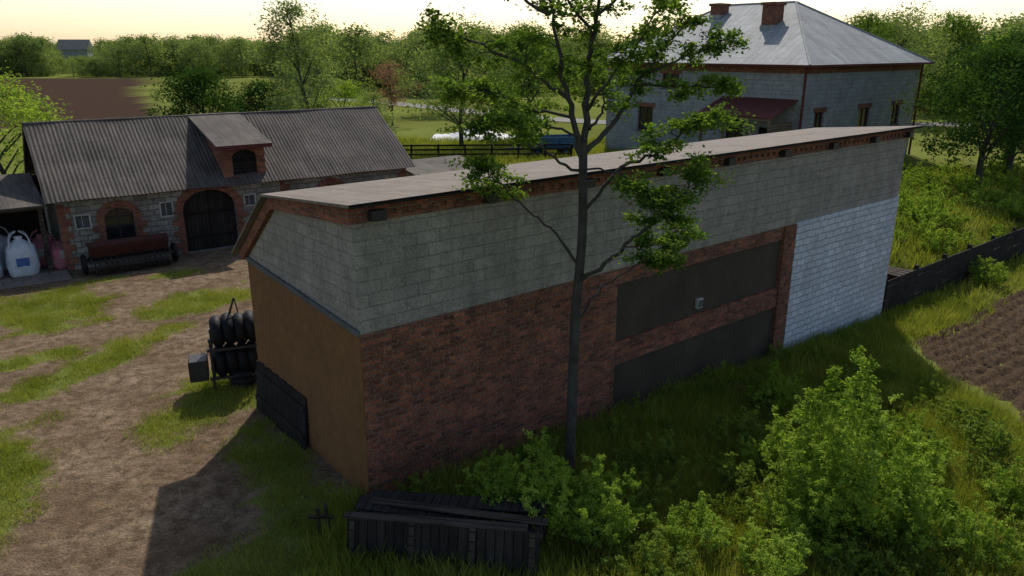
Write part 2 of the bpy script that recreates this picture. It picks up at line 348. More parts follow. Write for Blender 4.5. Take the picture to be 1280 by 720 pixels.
# ------------------------------------------------------------------ terrain
NX,NY=-2.63,12.25; A=R(39.4); ca,sa=math.cos(A),math.sin(A)
def su(x,y): return (x-NX)*ca+(y-NY)*sa, -(x-NX)*sa+(y-NY)*ca
def xy_(s,u): return NX+s*ca-u*sa, NY+s*sa+u*ca
def sst(a,b,x): t=np.clip((x-a)/(b-a),0,1); return t*t*(3-2*t)
def vn(x,y,f,ph=0):
    return (np.sin(x*f*1.3+2.1*np.sin(y*f*.9+ph)+ph)+np.sin(y*f*1.7+1.7*np.sin(x*f*1.1+ph*2)+ph*3)+np.sin((x+y)*f*2.3+ph*5)*.5)/2.5
def zg(x,y):
    s,u=su(x,y); f=1-sst(0,5,u)
    near=1-sst(40,90,np.hypot(x,y))
    return -.05*np.clip(s,0,22)*f+ .035*vn(x,y,.8,1.)*near
def ell(x,y,cx,cy,rx,ry,rot=0):
    c,s_=math.cos(rot),math.sin(rot); dx,dy=x-cx,y-cy
    return 1-np.sqrt(((dx*c+dy*s_)/rx)**2+((-dx*s_+dy*c)/ry)**2)
def grassmask(x,y):
    s,u=su(x,y); n=vn(x,y,1.4,2)*.25+vn(x,y,3.7,4)*.2
    g=np.full(np.shape(x),-1.)
    for e in [(-15.2,22.9,2.2,2.3,.3),(-10.3,23.8,1.2,2.3,-.6),(-11.2,18.2,.7,3.4,-.35),(-9.9,12.2,1.1,3.2,.3),(-7.0,17.0,1.2,2.6,-.2),(-4.7,13.2,.7,3.0,.55),(-13.2,18.6,.6,1.7,-.9),(-12.3,26.9,.9,.5,.6),(-14.8,26.2,.8,.35,.6),(-13.5,14.5,1.5,2.,0)]:
        g=np.maximum(g,ell(x,y,*e)+n*1.2)
    g=np.maximum(g,np.where(u<0.3,(.3-u)*.9+n,-1))
    g=np.maximum(g,(s-21)*.6)
    bu=-(x+16.76)*.588+(y-27.5)*.809
    g=np.maximum(g,(bu-7.5)*.6)
    g=np.maximum(g,np.where((y>44),(y-44)*.4,-1))
    return sst(-.2,.35,g)
def inpoly(x,y,P):
    r=np.zeros(np.shape(x),bool); n=len(P)
    for i in range(n):
        x1,y1=P[i];x2,y2=P[(i+1)%n]
        c=((y1>y)!=(y2>y))&(x<(x2-x1)*(y-y1)/((y2-y1) if y2!=y1 else 1e-9)+x1); r^=c
    return r
FIELD=[(-125,80),(-35,80),(-72,150),(-102,222),(-300,225)]
def grad(a,b,step,end,mul):
    L=[a]; 
    while L[-1]<b: L.append(L[-1]+step)
    s=step
    while L[-1]<end: s*=mul; L.append(L[-1]+s)
    return L
xp=grad(0,36,.4,2600,1.06); xs=np.array(sorted(set([-v for v in xp]+xp)))
yp=grad(5,50,.4,3000,1.05); yn=grad(0,.1,.8,300,1.3); ys=np.array(sorted([5-v for v in yn if v>0]+yp))
X,Y=np.meshgrid(xs,ys); X=X.ravel();Y=Y.ravel(); V=np.column_stack([X,Y,zg(X,Y)])
nx,ny=len(xs),len(ys); i,j=np.meshgrid(np.arange(nx-1),np.arange(ny-1)); q=(j*nx+i).ravel(); F=np.column_stack([q,q+1,q+nx+1,q+nx])
tG=NT('ground'); p=tG.pos()
at=tG.n('ShaderNodeAttribute',attribute_name='mask'); sp=tG.n('ShaderNodeSeparateColor'); tG.l(at.outputs['Color'],sp.inputs[0])
n1=tG.noise(p,.7,4,.65);n2=tG.noise(p,3.5,4,.7);n3=tG.noise(p,22,3,.75);n4=tG.noise(p,.05,2,.5)
dirt=tG.mix(tG.ramp(n1,[(.36,0),(.64,1)]),(.19,.128,.08),(.31,.228,.152))
dirt=tG.mix(tG.ramp(n2,[(.4,0),(.62,.85)]),dirt,(.115,.08,.05))
dirt=tG.mix(.85,dirt,tG.ramp(n3,[(.3,.4),(.7,1.2)]),'MULTIPLY')
gr=tG.mix(tG.ramp(n2,[(.35,0),(.65,1)]),(.10,.122,.026),(.18,.20,.045))
gr=tG.mix(tG.ramp(n4,[(.4,0),(.6,.7)]),gr,(.22,.26,.06))
gr=tG.mix(.7,gr,tG.ramp(n3,[(.3,.5),(.7,1.1)]),'MULTIPLY')
fac=tG.math('ADD',sp.outputs[0],tG.math('MULTIPLY',tG.math('SUBTRACT',n2,.5),1.6)); fac=tG.ramp(fac,[(.42,0),(.78,.92)])
c=tG.mix(fac,dirt,gr)
pl=tG.mix(n3,(.045,.03,.022),(.075,.05,.036)); c=tG.mix(sp.outputs[1],c,pl)
gm=tG.bsdf(c,1.,tG.bump(tG.math('ADD',n3,tG.math('MULTIPLY',n2,1.5)),.04),0,0)
gmesh=mesh_np('ground',V,F,[gm]); gmesh.polygons.foreach_set('use_smooth',[True]*len(gmesh.polygons))
ca_=gmesh.color_attributes.new('mask','FLOAT_COLOR','POINT')
def roadd(x,y):
    P=[(-40,132),(-22,126),(9,78),(40,74),(150,96)]; d=np.full(np.shape(x),1e9)
    for a,b in zip(P[:-1],P[1:]):
        ax,ay=a;bx,by=b; t=np.clip(((x-ax)*(bx-ax)+(y-ay)*(by-ay))/((bx-ax)**2+(by-ay)**2),0,1)
        d=np.minimum(d,np.hypot(x-ax-t*(bx-ax),y-ay-t*(by-ay)))
    return d
gk=grassmask(X,Y); fk=inpoly(X,Y,FIELD).astype(float)
ca_.data.foreach_set('color',np.column_stack([gk,fk,0*X,np.ones(len(X))]).astype(np.float32).ravel())
g=bpy.data.objects.new('ground',gmesh); col.objects.link(g)
def strip(name,P,w,z,mat):
    V=[];F=[];pp=smoothpath([(a,b,0) for a,b in P],8)
    for i,q in enumerate(pp):
        d=pp[min(i+1,len(pp)-1)]-pp[max(i-1,0)]; d/=np.linalg.norm(d); nn=np.array([-d[1],d[0],0])
        for sgn in(1,-1):
            v=q+nn*w/2*sgn; V.append((v[0],v[1],float(zg(v[0],v[1]))+z))
    for i in range(len(pp)-1): F.append((2*i,2*i+1,2*i+3,2*i+2))
    return mk(name,V,F,mat)
M['road']=m_rough('gravel_road',(.2,.19,.17),(.26,.245,.21),.5,6,.02)
strip('country_road',[(-40,132),(-22,122),(9,88),(40,84),(150,96)],4.5,.05,M['road'])
tF=NT('ploughed_soil'); p=tF.pos(); a=tF.noise(p,7,4,.75); b=tF.noise(p,40,3,.7)
c=tF.mix(tF.ramp(a,[(.35,0),(.65,1)]),(.07,.047,.03),(.17,.12,.08)); c=tF.mix(.7,c,tF.ramp(b,[(.3,.45),(.7,1.1)]),'MULTIPLY')
fm=tF.bsdf(c,1.,tF.bump(tF.math('ADD',a,b),.05),0,0)
us=np.arange(-1.7,-22,-.085); ss=np.linspace(0,1,520)
U,T=np.meshgrid(us,ss,indexing='ij'); s0=18+.72*(U+1.5)+.35*np.sin(U*2.1)+.2*np.sin(U*5.3); S=s0+T*44
x,y=xy_(S,U); rng=np.random.default_rng(4)
edge=np.clip((S-s0)/.5,0,1)*np.clip((-1.7-U)/.3,0,1)
z=zg(x,y)+.02+edge*(.05+.045*np.sin(U*2*math.pi/.42+1.2*np.sin(S*.7))+rng.normal(0,.04,U.shape))-.03*(1-edge)
V=np.column_stack([x.ravel(),y.ravel(),z.ravel()]); a_,b_=U.shape
i,j=np.meshgrid(np.arange(b_-1),np.arange(a_-1)); q=(j*b_+i).ravel()
o=bpy.data.objects.new('ploughed_field',mesh_np('ploughed_field',V,np.column_stack([q,q+b_,q+b_+1,q+1]),[fm])); col.objects.link(o)

# ------------------------------------------------------------------ main outbuilding
B=empty('brick_outbuilding',(NX,NY,0),A); L=20.0; W=5.0
boxes('brick_wall',[(0,6.5,0,.4,-1,3.26),(6.5,13.2,0.002,.4,.92,1.5),(6.5,13.2,0.002,.4,2.9,3.26),(13.2,13.78,-.05,.4,-1.6,3.26)],M['brick'],B)
boxes('plaster_panels',[(6.5,13.2,.075,.35,-1.6,.92),(6.5,13.2,.075,.35,1.5,2.9)],M['plaster'],B)
boxes('whitewashed_wall',[(13.78,L,-.03,.4,-2,3.3)],M['white'],B)
boxes('upper_block_wall',[(0.003,L,0.004,.4,3.262,5.24)],M['block'],B)
cor=[(-.06,L+.06,-.05,.4,5.24,5.33),(-.08,L+.08,-.1,.4,5.42,5.54)]
k=0.
while k<L: cor.append((k,k+.13,-.085,.4,5.33,5.42)); k+=.26
cor.append((-.05,L+.05,-.03,.38,5.332,5.418))
boxes('brick_cornice',cor,M['brick2'],B)
boxes('rafter_ends',[(s-.14,s+.14,-.24,0.1,5.27,5.45) for s in (.38,2.8,5.3,7.7,10.15,12.6,15.05,17.5,19.75)],M['darkmetal'],B,.01)
zb0,zb1=3.26,3.56
for (nm,x0,x1) in (('gable_wall',-.0,.35),('far_gable_wall',L-.35,L)):
    prism(nm,[(.402,zb0+.02),(.402,5.24),(3.2,4.98),(W,zb1+.05),(W,zb1)],'x',x0,x1,M['block'],B)
    prism(nm+'_ochre',[(.402,-2),(W,-.5),(W,zb1-.002),(.402,zb0+.018)],'x',x0+.001,x1,M['ochre'],B)
prism('ochre_corner',[(-.012,-1),(.404,-1),(.404,zb0+.016),(-.012,zb0-.002)],'x',-.02,-.002,M['ochre'],B)
prism('ochre_face',[(.404,-1),(W,-.5),(W,zb1-.01),(.404,zb0+.012)],'x',-.02,-.0,M['ochre'],B)
prism('grey_trim_band',[(-.02,zb0-.01),(W+.02,zb1-.01),(W+.02,zb1+.09),(-.02,zb0+.09)],'x',-.05,-.001,M['trim'],B)
prism('gable_brick_verge',[(-.08,5.24),(3.24,4.98),(5.1,3.55),(5.22,3.72),(3.3,5.2),(-.08,5.54)],'x',-.1,.3,M['brick2'],B)
boxes('courtyard_wall',[(0.36,L-.36,W-.35,W-.01,-.5,3.6)],M['brick2'],B)
rt=[(-.3,5.57),(3.32,5.235),(5.42,3.62),(5.42,3.66),(3.34,5.28),(-.3,5.62)]
prism('roof',rt,'x',-.22,L+.25,M['felt'],B)
boxes('eave_fascia',[(-.2,L+.22,-.325,-.302,5.555,5.62)],M['woodd'],B)
boxes('meter_box',[(9.5,9.72,-.02,.074,1.66,1.92)],M['whitef'],B,.01)
boxes('meter_lid',[(9.53,9.69,-.035,-.021,1.7,1.88)],M['trim'],B)
H=empty('timber_hatch',(0,0,0)); H.parent=B; H.location=(-.12,2.45,0); H.rotation_euler=(0,R(6),0)
boxes('planks',[(-.05,0,i*.2,i*.2+.185,-.1,1.18+.015*math.sin(i*3)) for i in range(13)],M['woodv'],H)
boxes('ledgers',[(-.09,-.052,.02,2.55,.25,.37),(-.09,-.052,.02,2.55,.85,.97)],M['woodv'],H)

# ------------------------------------------------------------------ barn
Bn=empty('stone_barn',(-16.76,27.5,0),R(36)); LB=14.5; WB=7.; EZ=2.85; RZ=5.1
door=arch(4.35,6.45,.0,1.75,.75); win=arch(1.5,2.55,.85,1.75,.42); sm=[(.55,1.55),(1.0,1.55),(1.0,2.0),(.55,2.0)]
sm2=[(3.55,1.65),(3.95,1.65),(3.95,2.15),(3.55,2.15)]; sm3=[(6.85,1.7),(7.25,1.7),(7.25,2.1),(6.85,2.1)]
win2=arch(10.2,11.2,.9,1.8,.4)
wall_holes('front_wall',[(0,-.3),(LB,-.3),(LB,EZ),(0,EZ)],[door,win,sm,sm2,sm3,win2],0,.3,M['stone'],Bn)
boxes('rear_walls',[(0.001,LB-.001,WB-.3,WB,-.3,EZ),(.001,.3,.302,WB-.3,-.3,EZ),(LB-.3,LB-.001,.302,WB-.3,-.3,EZ)],M['stone'],Bn)
for nm,x0 in(('gable_left',.0),('gable_right',LB-.3)):
    prism(nm,[(0.01,EZ),(WB-.01,EZ),(WB/2,RZ-.08)],'x',x0,x0+.3,M['brick2'],Bn)
prism('barn_door',arch(4.4,6.4,.02,1.75,.7),'y',.2,.26,M['woodv'],Bn)
boxes('door_ledgers',[(4.5,5.37,.16,.198,.5,.62),(4.5,5.37,.16,.198,1.5,1.62),(5.43,6.3,.16,.198,.5,.62),(5.43,6.3,.16,.198,1.5,1.62),(5.385,5.415,.15,.198,.03,2.4)],M['woodd'],Bn)
prism('window_glass',arch(1.5,2.55,.85,1.75,.42),'y',.24,.27,M['glass'],Bn)
prism('window_glass_right',arch(10.2,11.2,.9,1.8,.4),'y',.24,.27,M['glass'],Bn)
boxes('window_bars',[(2.0,2.05,.2,.238,.85,2.15),(1.5,2.55,.2,.236,1.4,1.45),(1.5,2.55,.2,.236,1.75,1.79)],M['darkmetal'],Bn)
SW=((.55,1,1.55,2),(3.55,3.95,1.65,2.15),(6.85,7.25,1.7,2.1))
boxes('small_window_frames',[(a-.06,b+.06,-.03,.02,c0-.06,c0-.003) for a,b,c0,d0 in SW]+[(a-.06,b+.06,-.03,.02,d0+.003,d0+.06) for a,b,c0,d0 in SW]+[(a-.06,a-.003,-.03,.02,c0,d0) for a,b,c0,d0 in SW]+[(b+.003,b+.06,-.03,.02,c0,d0) for a,b,c0,d0 in SW]+[((a+b)/2-.015,(a+b)/2+.015,.1,.13,c0,d0) for a,b,c0,d0 in SW],M['whitef'],Bn)
boxes('small_window_panes',[(.55,1,.14,.17,1.55,2),(3.55,3.95,.14,.17,1.65,2.15),(6.85,7.25,.14,.17,1.7,2.1)],M['trim'],Bn)
archring('door_arch',4.35,6.45,0,1.75,.75,.3,-.03,.02,M['brick2'],Bn)
archring('window_arch',1.5,2.55,0,1.75,.42,.28,-.03,.02,M['brick2'],Bn)
archring('window_arch_right',10.2,11.2,0,1.8,.4,.28,-.03,.02,M['brick2'],Bn)
qn=[]
def quoin(xe,dirn,z0,z1):
    z=z0;i=0
    while z<z1-.05:
        w=.42 if i%2 else .24; a,b=(xe,xe+w*dirn); qn.append((min(a,b),max(a,b),-.03,.02,z,min(z+.235,z1))); z+=.24;i+=1
quoin(4.35,-1,0,1.75);quoin(6.45,1,0,1.75);quoin(1.5,-1,.6,1.75);quoin(2.55,1,.6,1.75);quoin(.003,1,0,EZ-.35);quoin(LB-.01,-1,0,EZ-.35);quoin(10.2,-1,.6,1.8);quoin(11.2,1,.6,1.8);quoin(8.4,1,0,EZ-.3)
qn+=[(1.5,2.55,-.032,.02,.7,.85),(10.2,11.2,-.032,.02,.75,.9)]
boxes('brick_quoins',qn,M['brick2'],Bn)
boxes('brick_eave_band',[(0,LB,-.07,.02,EZ-.12,EZ+.0),(0,6.1,-.04,.02,EZ-.2,EZ-.122),(7.8,LB,-.04,.02,EZ-.3,EZ-.122)],M['brick2'],Bn)
wall_holes('dormer_front',[(6.1,EZ),(7.85,EZ),(7.85,4.2),(6.1,4.2)],[arch(6.5,7.5,2.95,3.7,.3)],-.02,.3,M['brick2'],Bn)
prism('dormer_door',arch(6.5,7.5,2.95,3.7,.3),'y',.1,.15,M['woodd'],Bn)
boxes('dormer_door_frame',[(6.98,7.02,.07,.099,2.95,3.95),(6.5,7.5,.072,.098,3.4,3.44)],M['woodv'],Bn)
for nm,x0 in(('dormer_cheek_left',6.1),('dormer_cheek_right',7.7)):
    prism(nm,[(.0,EZ),(.0,4.2),(3.2,4.92),(3.2,EZ+1.8)],'x',x0,x0+.15,M['brick2'],Bn)
prism('dormer_roof',[(-.5,4.17),(3.7,5.16),(3.7,5.24),(-.5,4.25)],'x',5.8,8.05,M['asb'],Bn)
boxes('dormer_trim',[(5.8,8.05,-.53,-.5,4.1,4.26)],M['maroon'],Bn)
def corrug(name,x0,x1,ya,za,yb,zb,per,amp,mat,parent,rows=6):
    xs=np.arange(x0,x1,per/6); nn=len(xs); V=[];F=[]; n=Vector((0,-(zb-za),(yb-ya))).normalized()
    for r in range(rows+1):
        t=r/rows
        for x in xs:
            h=amp*math.sin(2*math.pi*x/per)+.015*math.sin(x*1.7+r)+.012*math.sin(x*.6+2*r); V.append((x,ya+(yb-ya)*t+n.y*h,za+(zb-za)*t+n.z*h))
    for r in range(rows):
        for i in range(nn-1):
            a=r*nn+i; F.append((a,a+1,a+nn+1,a+nn))
    o=mk(name,V,F,mat,parent,smooth=True)
    uvl=o.data.uv_layers[0]; d=math.hypot(yb-ya,zb-za)
    for l in o.data.loops:
        v=o.data.vertices[l.vertex_index].co; uvl.data[l.index].uv=(v.x,(v.y-ya)/(yb-ya)*d)
    return o
sl=(RZ-EZ)/(WB/2)
corrug('roof_front',-.35,LB+.35,-.45,EZ-.45*sl+.1,WB/2,RZ+.1,.15,.013,M['asb'],Bn)
corrug('roof_back',-.35,LB+.35,WB+.45,EZ-.45*sl+.1,WB/2,RZ+.1,.15,.013,M['asb'],Bn)
cyl('ridge_cap',(-.36,WB/2,RZ+.06),(LB+.36,WB/2,RZ+.06),.08,.08,M['asb'],Bn)
prism('verge_left',[(-.45,EZ-.45*sl-.06),(WB/2,RZ-.06),(WB+.45,EZ-.45*sl-.06),(WB+.45,EZ-.45*sl+.06),(WB/2,RZ+.06),(-.45,EZ-.45*sl+.06)],'x',-.33,-.28,M['wood'],Bn)
Ls=empty('open_shed',(-16.76,27.5,0),R(36))
prism('shed_roof',[(-.4,2.55),(4.2,3.15),(4.2,3.2),(-.4,2.61)],'x',-8,-.36,M['asb'],Ls)
boxes('posts',[(-7.9,-7.75,0,.15,-.2,2.55),(-4.1,-3.95,0,.15,-.2,2.55),(-.6,-.45,0,.15,-.2,2.55),(-8,-.4,-.05,.1,2.4,2.54)],M['wood'],Ls)
boxes('back_wall',[(-8,-.1,4,4.2,-.3,3.1),(-8.2,-8,0.2,4.2,-.3,2.6)],M['woodv'],Ls)
bx=boxes('paving',[(-8,-.02,-1.4,4,-.3,.045)],M['pave']); bx.location=(-16.76,27.5,0); bx.rotation_euler=(0,0,R(36))
def bagmesh(name,w,h,mat,seed,par):
    rng=random.Random(seed);V=[];F=[];n=28;rows=[(0,.9),(.06,1.),(.2,1.03),(.3,1.07),(.45,1.02),(.6,1.03),(.7,1.),(.8,.95),(.9,.72),(.97,.4),(1.03,.22),(1.1,.3)]
    for (t,s) in rows:
        for i in range(n):
            a=2*math.pi*i/n; c,s_=math.cos(a),math.sin(a); k=(abs(c)**3+abs(s_)**3)**(-1/3)
            rr=w/2*s*k*(1+rng.uniform(-.04,.04)+.04*math.sin(5*a+t*9)); V.append((c*rr,s_*rr,h*t*.9))
    for r in range(len(rows)-1):
        for i in range(n): F.append((r*n+i,r*n+(i+1)%n,(r+1)*n+(i+1)%n,(r+1)*n+i))
    F.append(tuple(range((len(rows)-1)*n,len(rows)*n))); F.append(tuple(range(n-1,-1,-1)))
    return mk(name,V,F,mat,par,smooth=True)
def bigbag(x,y,rz,mat,lab,seed,nm='fertilizer_bag',h=1.25):
    e=empty(nm,(x,y,.05),rz); bagmesh('sack',.95,h,mat,seed,e)
    for sx in(-1,1):
        for sy in(-1,1):
            pth=smoothpath([(sx*.36,sy*.36,h*.75),(sx*.25,sy*.25,h*1.02),(sx*.05,sy*.05,h*1.12)],4); v,f=tube(pth,np.full(len(pth),.02),5); mk('lifting_loop',v.tolist(),f.tolist(),mat,e)
    boxes('label',[(-.2,.2,-.53,-.50,.42,.72)],lab,e)
bigbag(-18.9,26.2,.3,M['bag'],M['paper'],1,h=1.45);bigbag(-17.95,26.85,.6,M['bag'],M['paper'],2,h=1.45);bigbag(-19.3,27.6,.1,M['bag'],M['paper'],3,h=1.45)
bigbag(-18.0,28.2,.5,M['pinkbag'],M['whitef'],4,'seed_bag',1.2);bigbag(-17.2,27.95,.9,M['pinkbag'],M['whitef'],5,'seed_bag',1.0)
D=empty('seed_drill',(-15.6,27.1,0),R(36))
prism('hopper',[(-.32,1.05),(.28,1.05),(.28,.98),(.1,.6),(-.14,.6),(-.32,.98)],'x',0,2.7,M['redpaint'],D)
prism('hopper_lid',[(-.36,1.06),(.32,1.06),(.30,1.12),(-.02,1.19),(-.34,1.12)],'x',-.03,2.73,M['redpaint'],D)
boxes('frame',[(-.1,2.8,-.32,-.24,.42,.52),(-.1,2.8,.18,.26,.42,.52),(-.05,.03,-.3,.25,.42,.6),(2.67,2.75,-.3,.25,.42,.6),(-.1,2.8,-.55,-.5,.5,.55)],M['darkmetal'],D)
boxes('footboard',[(.1,2.6,-.72,-.5,.34,.37)],M['wood'],D)
for i in range(14):
    x=.1+i*.19
    v,f=tube(smoothpath([(x,0,.62),(x,-.15,.4),(x,-.4,.12)],3),np.full(7,.022),6); mk('seed_tube',v.tolist(),f.tolist(),M['darkmetal'],D)
    cyl('coulter_disc',(x-.008,-.42,.14),(x+.008,-.42,.14),.15,.15,M['darkmetal'],D,14)
for x in(-.22,2.92):
    torus('wheel_tyre',(x,0,.38),(1,0,0),.31,.075,M['rubber'],D)
    cyl('wheel_hub',(x-.04,0,.38),(x+.04,0,.38),.24,.24,M['redpaint'],D)
boxes('drawbar',[(1.3,1.4,.2,.62,.42,.5)],M['darkmetal'],D)
An=empty('low_shed',(-4.2,37.2,0),R(36))
prism('annex_roof',[(-.3,1.75),(3.3,2.3),(3.3,2.36),(-.3,1.81)],'x',-.2,4.0,M['asb'],An)
boxes('annex_walls',[(0,3.8,0,.2,-.3,1.76),(0,.2,.2,3,-.3,2.0),(3.6,3.8,.2,3,-.3,2.0),(0,3.8,3,3.2,-.3,2.2)],M['stone'],An)
# ------------------------------------------------------------------ house
Hs=empty('farmhouse',(18.6,50,0),A); LH,WH,EH,AH=16.2,17.2,6.85,11.25
def hole(a,b,c,d): return [(a,c),(b,c),(b,d),(a,d)]
ws=[(1.7,2.9,2.5,3.95),(7.6,9.2,2.5,3.95),(12.6,13.9,2.5,3.95)]
wall_holes('front_wall',[(0,-1.5),(LH,-1.5),(LH,EH),(0,EH)],[hole(a,b,c,d) for a,b,c,d in ws],0,.25,M['hblock'],Hs)
def window(par,a,b,c,d,y,pref):
    boxes(pref+'_glass',[(a,b,y+.17,y+.2,c,d)],M['glass'],par)
    boxes(pref+'_frame',[(a,a+.07,y+.12,y+.168,c,d),(b-.07,b,y+.12,y+.168,c,d),(a+.07,b-.07,y+.12,y+.167,c,c+.07),(a+.07,b-.07,y+.12,y+.167,d-.07,d),((a+b)/2-.03,(a+b)/2+.03,y+.12,y+.166,c+.07,d-.07)],M['maroon'],par)
    boxes(pref+'_lintel',[(a-.2,b+.2,y-.04,y+.02,d+.003,d+.3)],M['brick2'],par)
    boxes(pref+'_sill',[(a-.1,b+.1,y-.08,y+.1,c-.08,c-.003)],M['trim'],par)
for i,w in enumerate(ws): window(Hs,*w,0,'window')
Lf=empty('left_elevation',(0,WH,0),R(-90)); Lf.parent=Hs
wl=[(3.4,4.9,1.9,3.7),(5.6,7.2,5.15,6.2),(11.6,13.0,1.9,3.7),(1.0,2.2,5.15,6.2)]
wall_holes('left_wall',[(0,-1.5),(WH,-1.5),(WH,EH),(0,EH)],[hole(*w) for w in wl]+[hole(14.2,15.4,0.2,2.9)],0,.25,M['hblock'],Lf)
for w in wl: window(Lf,*w,0,'window')
boxes('porch_door',[(14.2,15.4,.15,.2,.2,2.9)],M['woodv'],Lf)
prism('porch_roof',[(-2.8,3.75),(0,4.75),(0,4.83),(-2.8,3.83)],'x',11.2,16.9,M['maroon'],Lf)
boxes('porch_frame',[(11.3,16.8,-2.75,-2.6,3.6,3.74)]+[(x,x+.14,-2.74,-2.6,0,3.6) for x in(11.4,13.2,15,16.6)],M['lightwood'],Lf)
boxes('porch_boards',[(11.4,16.7,-2.7,-2.65,.2,1.1),(16.6,16.7,-2.58,-.1,.2,3.4)],M['lightwood'],Lf)
boxes('rear_walls',[(LH-.25,LH,.26,WH,-1.5,EH),(.26,LH-.25,WH-.25,WH,-1.5,EH)],M['hblock'],Hs)
boxes('brick_frieze',[(-.05,LH+.05,-.05,-.002,EH-.42,EH),(-.05,-.002,-.002,WH+.05,EH-.42,EH),(LH+.002,LH+.05,0,WH,EH-.42,EH)],M['brick2'],Hs)
boxes('eave_soffit',[(-.6,LH+.6,-.6,WH+.6,EH+.002,EH+.1)],M['maroon'],Hs)
boxes('gutter',[(-.72,LH+.72,-.72,-.602,EH,EH+.14),(-.72,-.602,-.6,WH+.6,EH,EH+.14),(LH+.602,LH+.72,-.6,WH+.6,EH,EH+.14)],M['maroon'],Hs)
cyl('downpipe',(-.12,-.12,-1),(-.12,-.12,EH),.08,.08,M['maroon'],Hs);cyl('downpipe_right',(LH+.12,-.12,-1),(LH+.12,-.12,EH),.08,.08,M['maroon'],Hs)
e=.65; ez=EH+.11; r1=(LH/2,WH/2-2.5,AH); r2=(LH/2,WH/2+3.8,AH)
V=[(-e,-e,ez),(LH+e,-e,ez),(LH+e,WH+e,ez),(-e,WH+e,ez),r1,r2]
mk('hip_roof',V,[(0,1,4),(1,2,5,4),(2,3,5),(3,0,4,5)],M['zinc'],Hs)
def rod(p,q): cyl('ridge_roll',p,q,.09,.09,M['zinc'],Hs,8)
rod(V[0],r1);rod(V[1],r1);rod(r1,r2);rod(V[3],r2);rod(V[2],r2)
def chim(wx,wy,z0,z1,w):
    dx,dy=wx-18.6,wy-50; lx=dx*ca+dy*sa; ly=-dx*sa+dy*ca
    boxes('chimney',[(lx-w,lx+w,ly-w*.7,ly+w*.7,z0,z1-.2),(lx-w-.1,lx+w+.1,ly-w*.7-.1,ly+w*.7+.1,z1-.2,z1)],M['brick2'],Hs)
    boxes('chimney_flashing',[(lx-w-.06,lx+w+.06,ly-w*.7-.06,ly+w*.7+.06,z0,z0+.75)],M['zinc'],Hs)
chim(18.6,57.5,8.8,11.1,.65); chim(16.2,63,9.7,11.3,.6)

# ------------------------------------------------------------------ yard objects
T=empty('tyre_rack',(-6.8,17.45,0),R(20)); T.scale=(1.12,1.12,1.05)
boxes('frame',[(-.55,-.5,-.35,-.3,-.1,1.3),(.5,.55,-.35,-.3,-.1,1.3),(-.55,-.5,.3,.35,-.1,1.3),(.5,.55,.3,.35,-.1,1.3),(-.6,.6,-.36,-.29,.3,.36),(-.6,.6,.29,.36,.3,.36),(-.6,.6,-.36,-.29,1.0,1.06),(-.6,.6,.29,.36,1.0,1.06)],M['darkmetal'],T)
for z in(.62,1.36):
    for i in range(4): torus('tyre',(-.36+i*.235,.01*(i%3),z+.03*(i%2)),(1,0,.06+.05*(i%2)),.24,.14,M['rubber'],T,flat=.95)
boxes('battery_box',[(-1.0,-.62,-.45,.05,.35,.85)],M['darkmetal'],T,.02)
cyl('lifting_arm',(-.15,.1,1.5),(.05,.1,2.1),.03,.02,M['darkmetal'],T); cyl('lifting_chain',(.05,.1,2.1),(.12,.1,1.6),.015,.015,M['darkmetal'],T)
for i in range(3): torus('ground_tyre',(.1,-.1+i*.02,.02+i*.15),(0,0,1),.24,.1,M['rubber'],T)
P=empty('weathered_plank_stack',(-2.62,10.75,float(zg(-2,10.6))),R(-9)) 
L_=[]
rngp=random.Random(5)
for i in range(4):
    for lay in range(4):
        L_.append((rngp.uniform(-.06,.05),3.05+rngp.uniform(-.1,.08),.02+i*.21,.02+i*.21+.2,.04+lay*.15,.04+lay*.15+.1+rngp.uniform(0,.02)))
boxes('planks',L_,M['wood'],P,.006)
boxes('spacers',[(x,x+.08,.0,.85,.02+.14*l-.0,.038+.15*l) for x in(.3,1.5,2.7) for l in range(4)],M['woodd'],P)
boxes('side_panel',[(-.05,3.1,-.18,-.14,-.05,.76,'X',R(-14)),(-.02,3.0,.1,.5,.68,.71,'Y',R(2.5)),(0.1,3.15,.45,.8,.7,.73,'Y',R(-1.5))],M['woodv'],P,.005)
boxes('panel_battens',[(x,x+.09,-.23,-.19,-.05,.76,'X',R(-14)) for x in(.0,1.0,2.0,2.95)],M['wood'],P)
boxes('loose_boards',[(-.1,2.9,-.12,.06,.74,.77,'Z',R(2)),(.2,3.2,.2,.36,.76,.79,'Z',R(-3))],M['wood'],P,.004)
Pk=empty('wooden_stakes',(-3.35,11.2,0),0)
boxes('stake',[(0,.05,0,.05,-.1,.5),(.14,.19,.05,.1,-.1,.6,'X',R(8)),(-.15,.3,.02,.05,.3,.36)],M['wood'],Pk)
F1=empty('plank_fence',(NX+20.2*ca,NY+20.2*sa,-1.05),A)
Lf1=[];rngf=random.Random(3)
for k in range(9):
    x0=k*2.4
    Lf1.append((x0-.06,x0+.06,.03,.15,-.4,1.5))
    for r in range(6): Lf1.append((x0-.02,x0+2.39,-.02+rngf.uniform(-.015,.015),.025,-.05+r*.24,-.05+r*.24+.225,'Y',rngf.uniform(-.012,.012)))
boxes('boards',Lf1,M['woodv'],F1)
St=empty('timber_pile',(14.6,27.3,-1.05),A)
boxes('sleepers',[(i*.28,i*.28+.24,-.1,1.8,z,z+.16,'Z',R(3*i-4)) for z in(.0,.18,.36,.54,.72) for i in range(4)],M['wood'],St,.01)
F2=empty('picket_fence',(24.2,46.8,-.9),math.atan2(-3.,6))
Lp=[(0,16,.0,.04,.3,.38),(0,16,.0,.04,.85,.93)]
for k in range(100): Lp.append((k*.16,k*.16+.09,-.03,-.002,0,1.15+.05*math.sin(k*2.7)))
boxes('pickets',Lp,M['woodd'],F2)
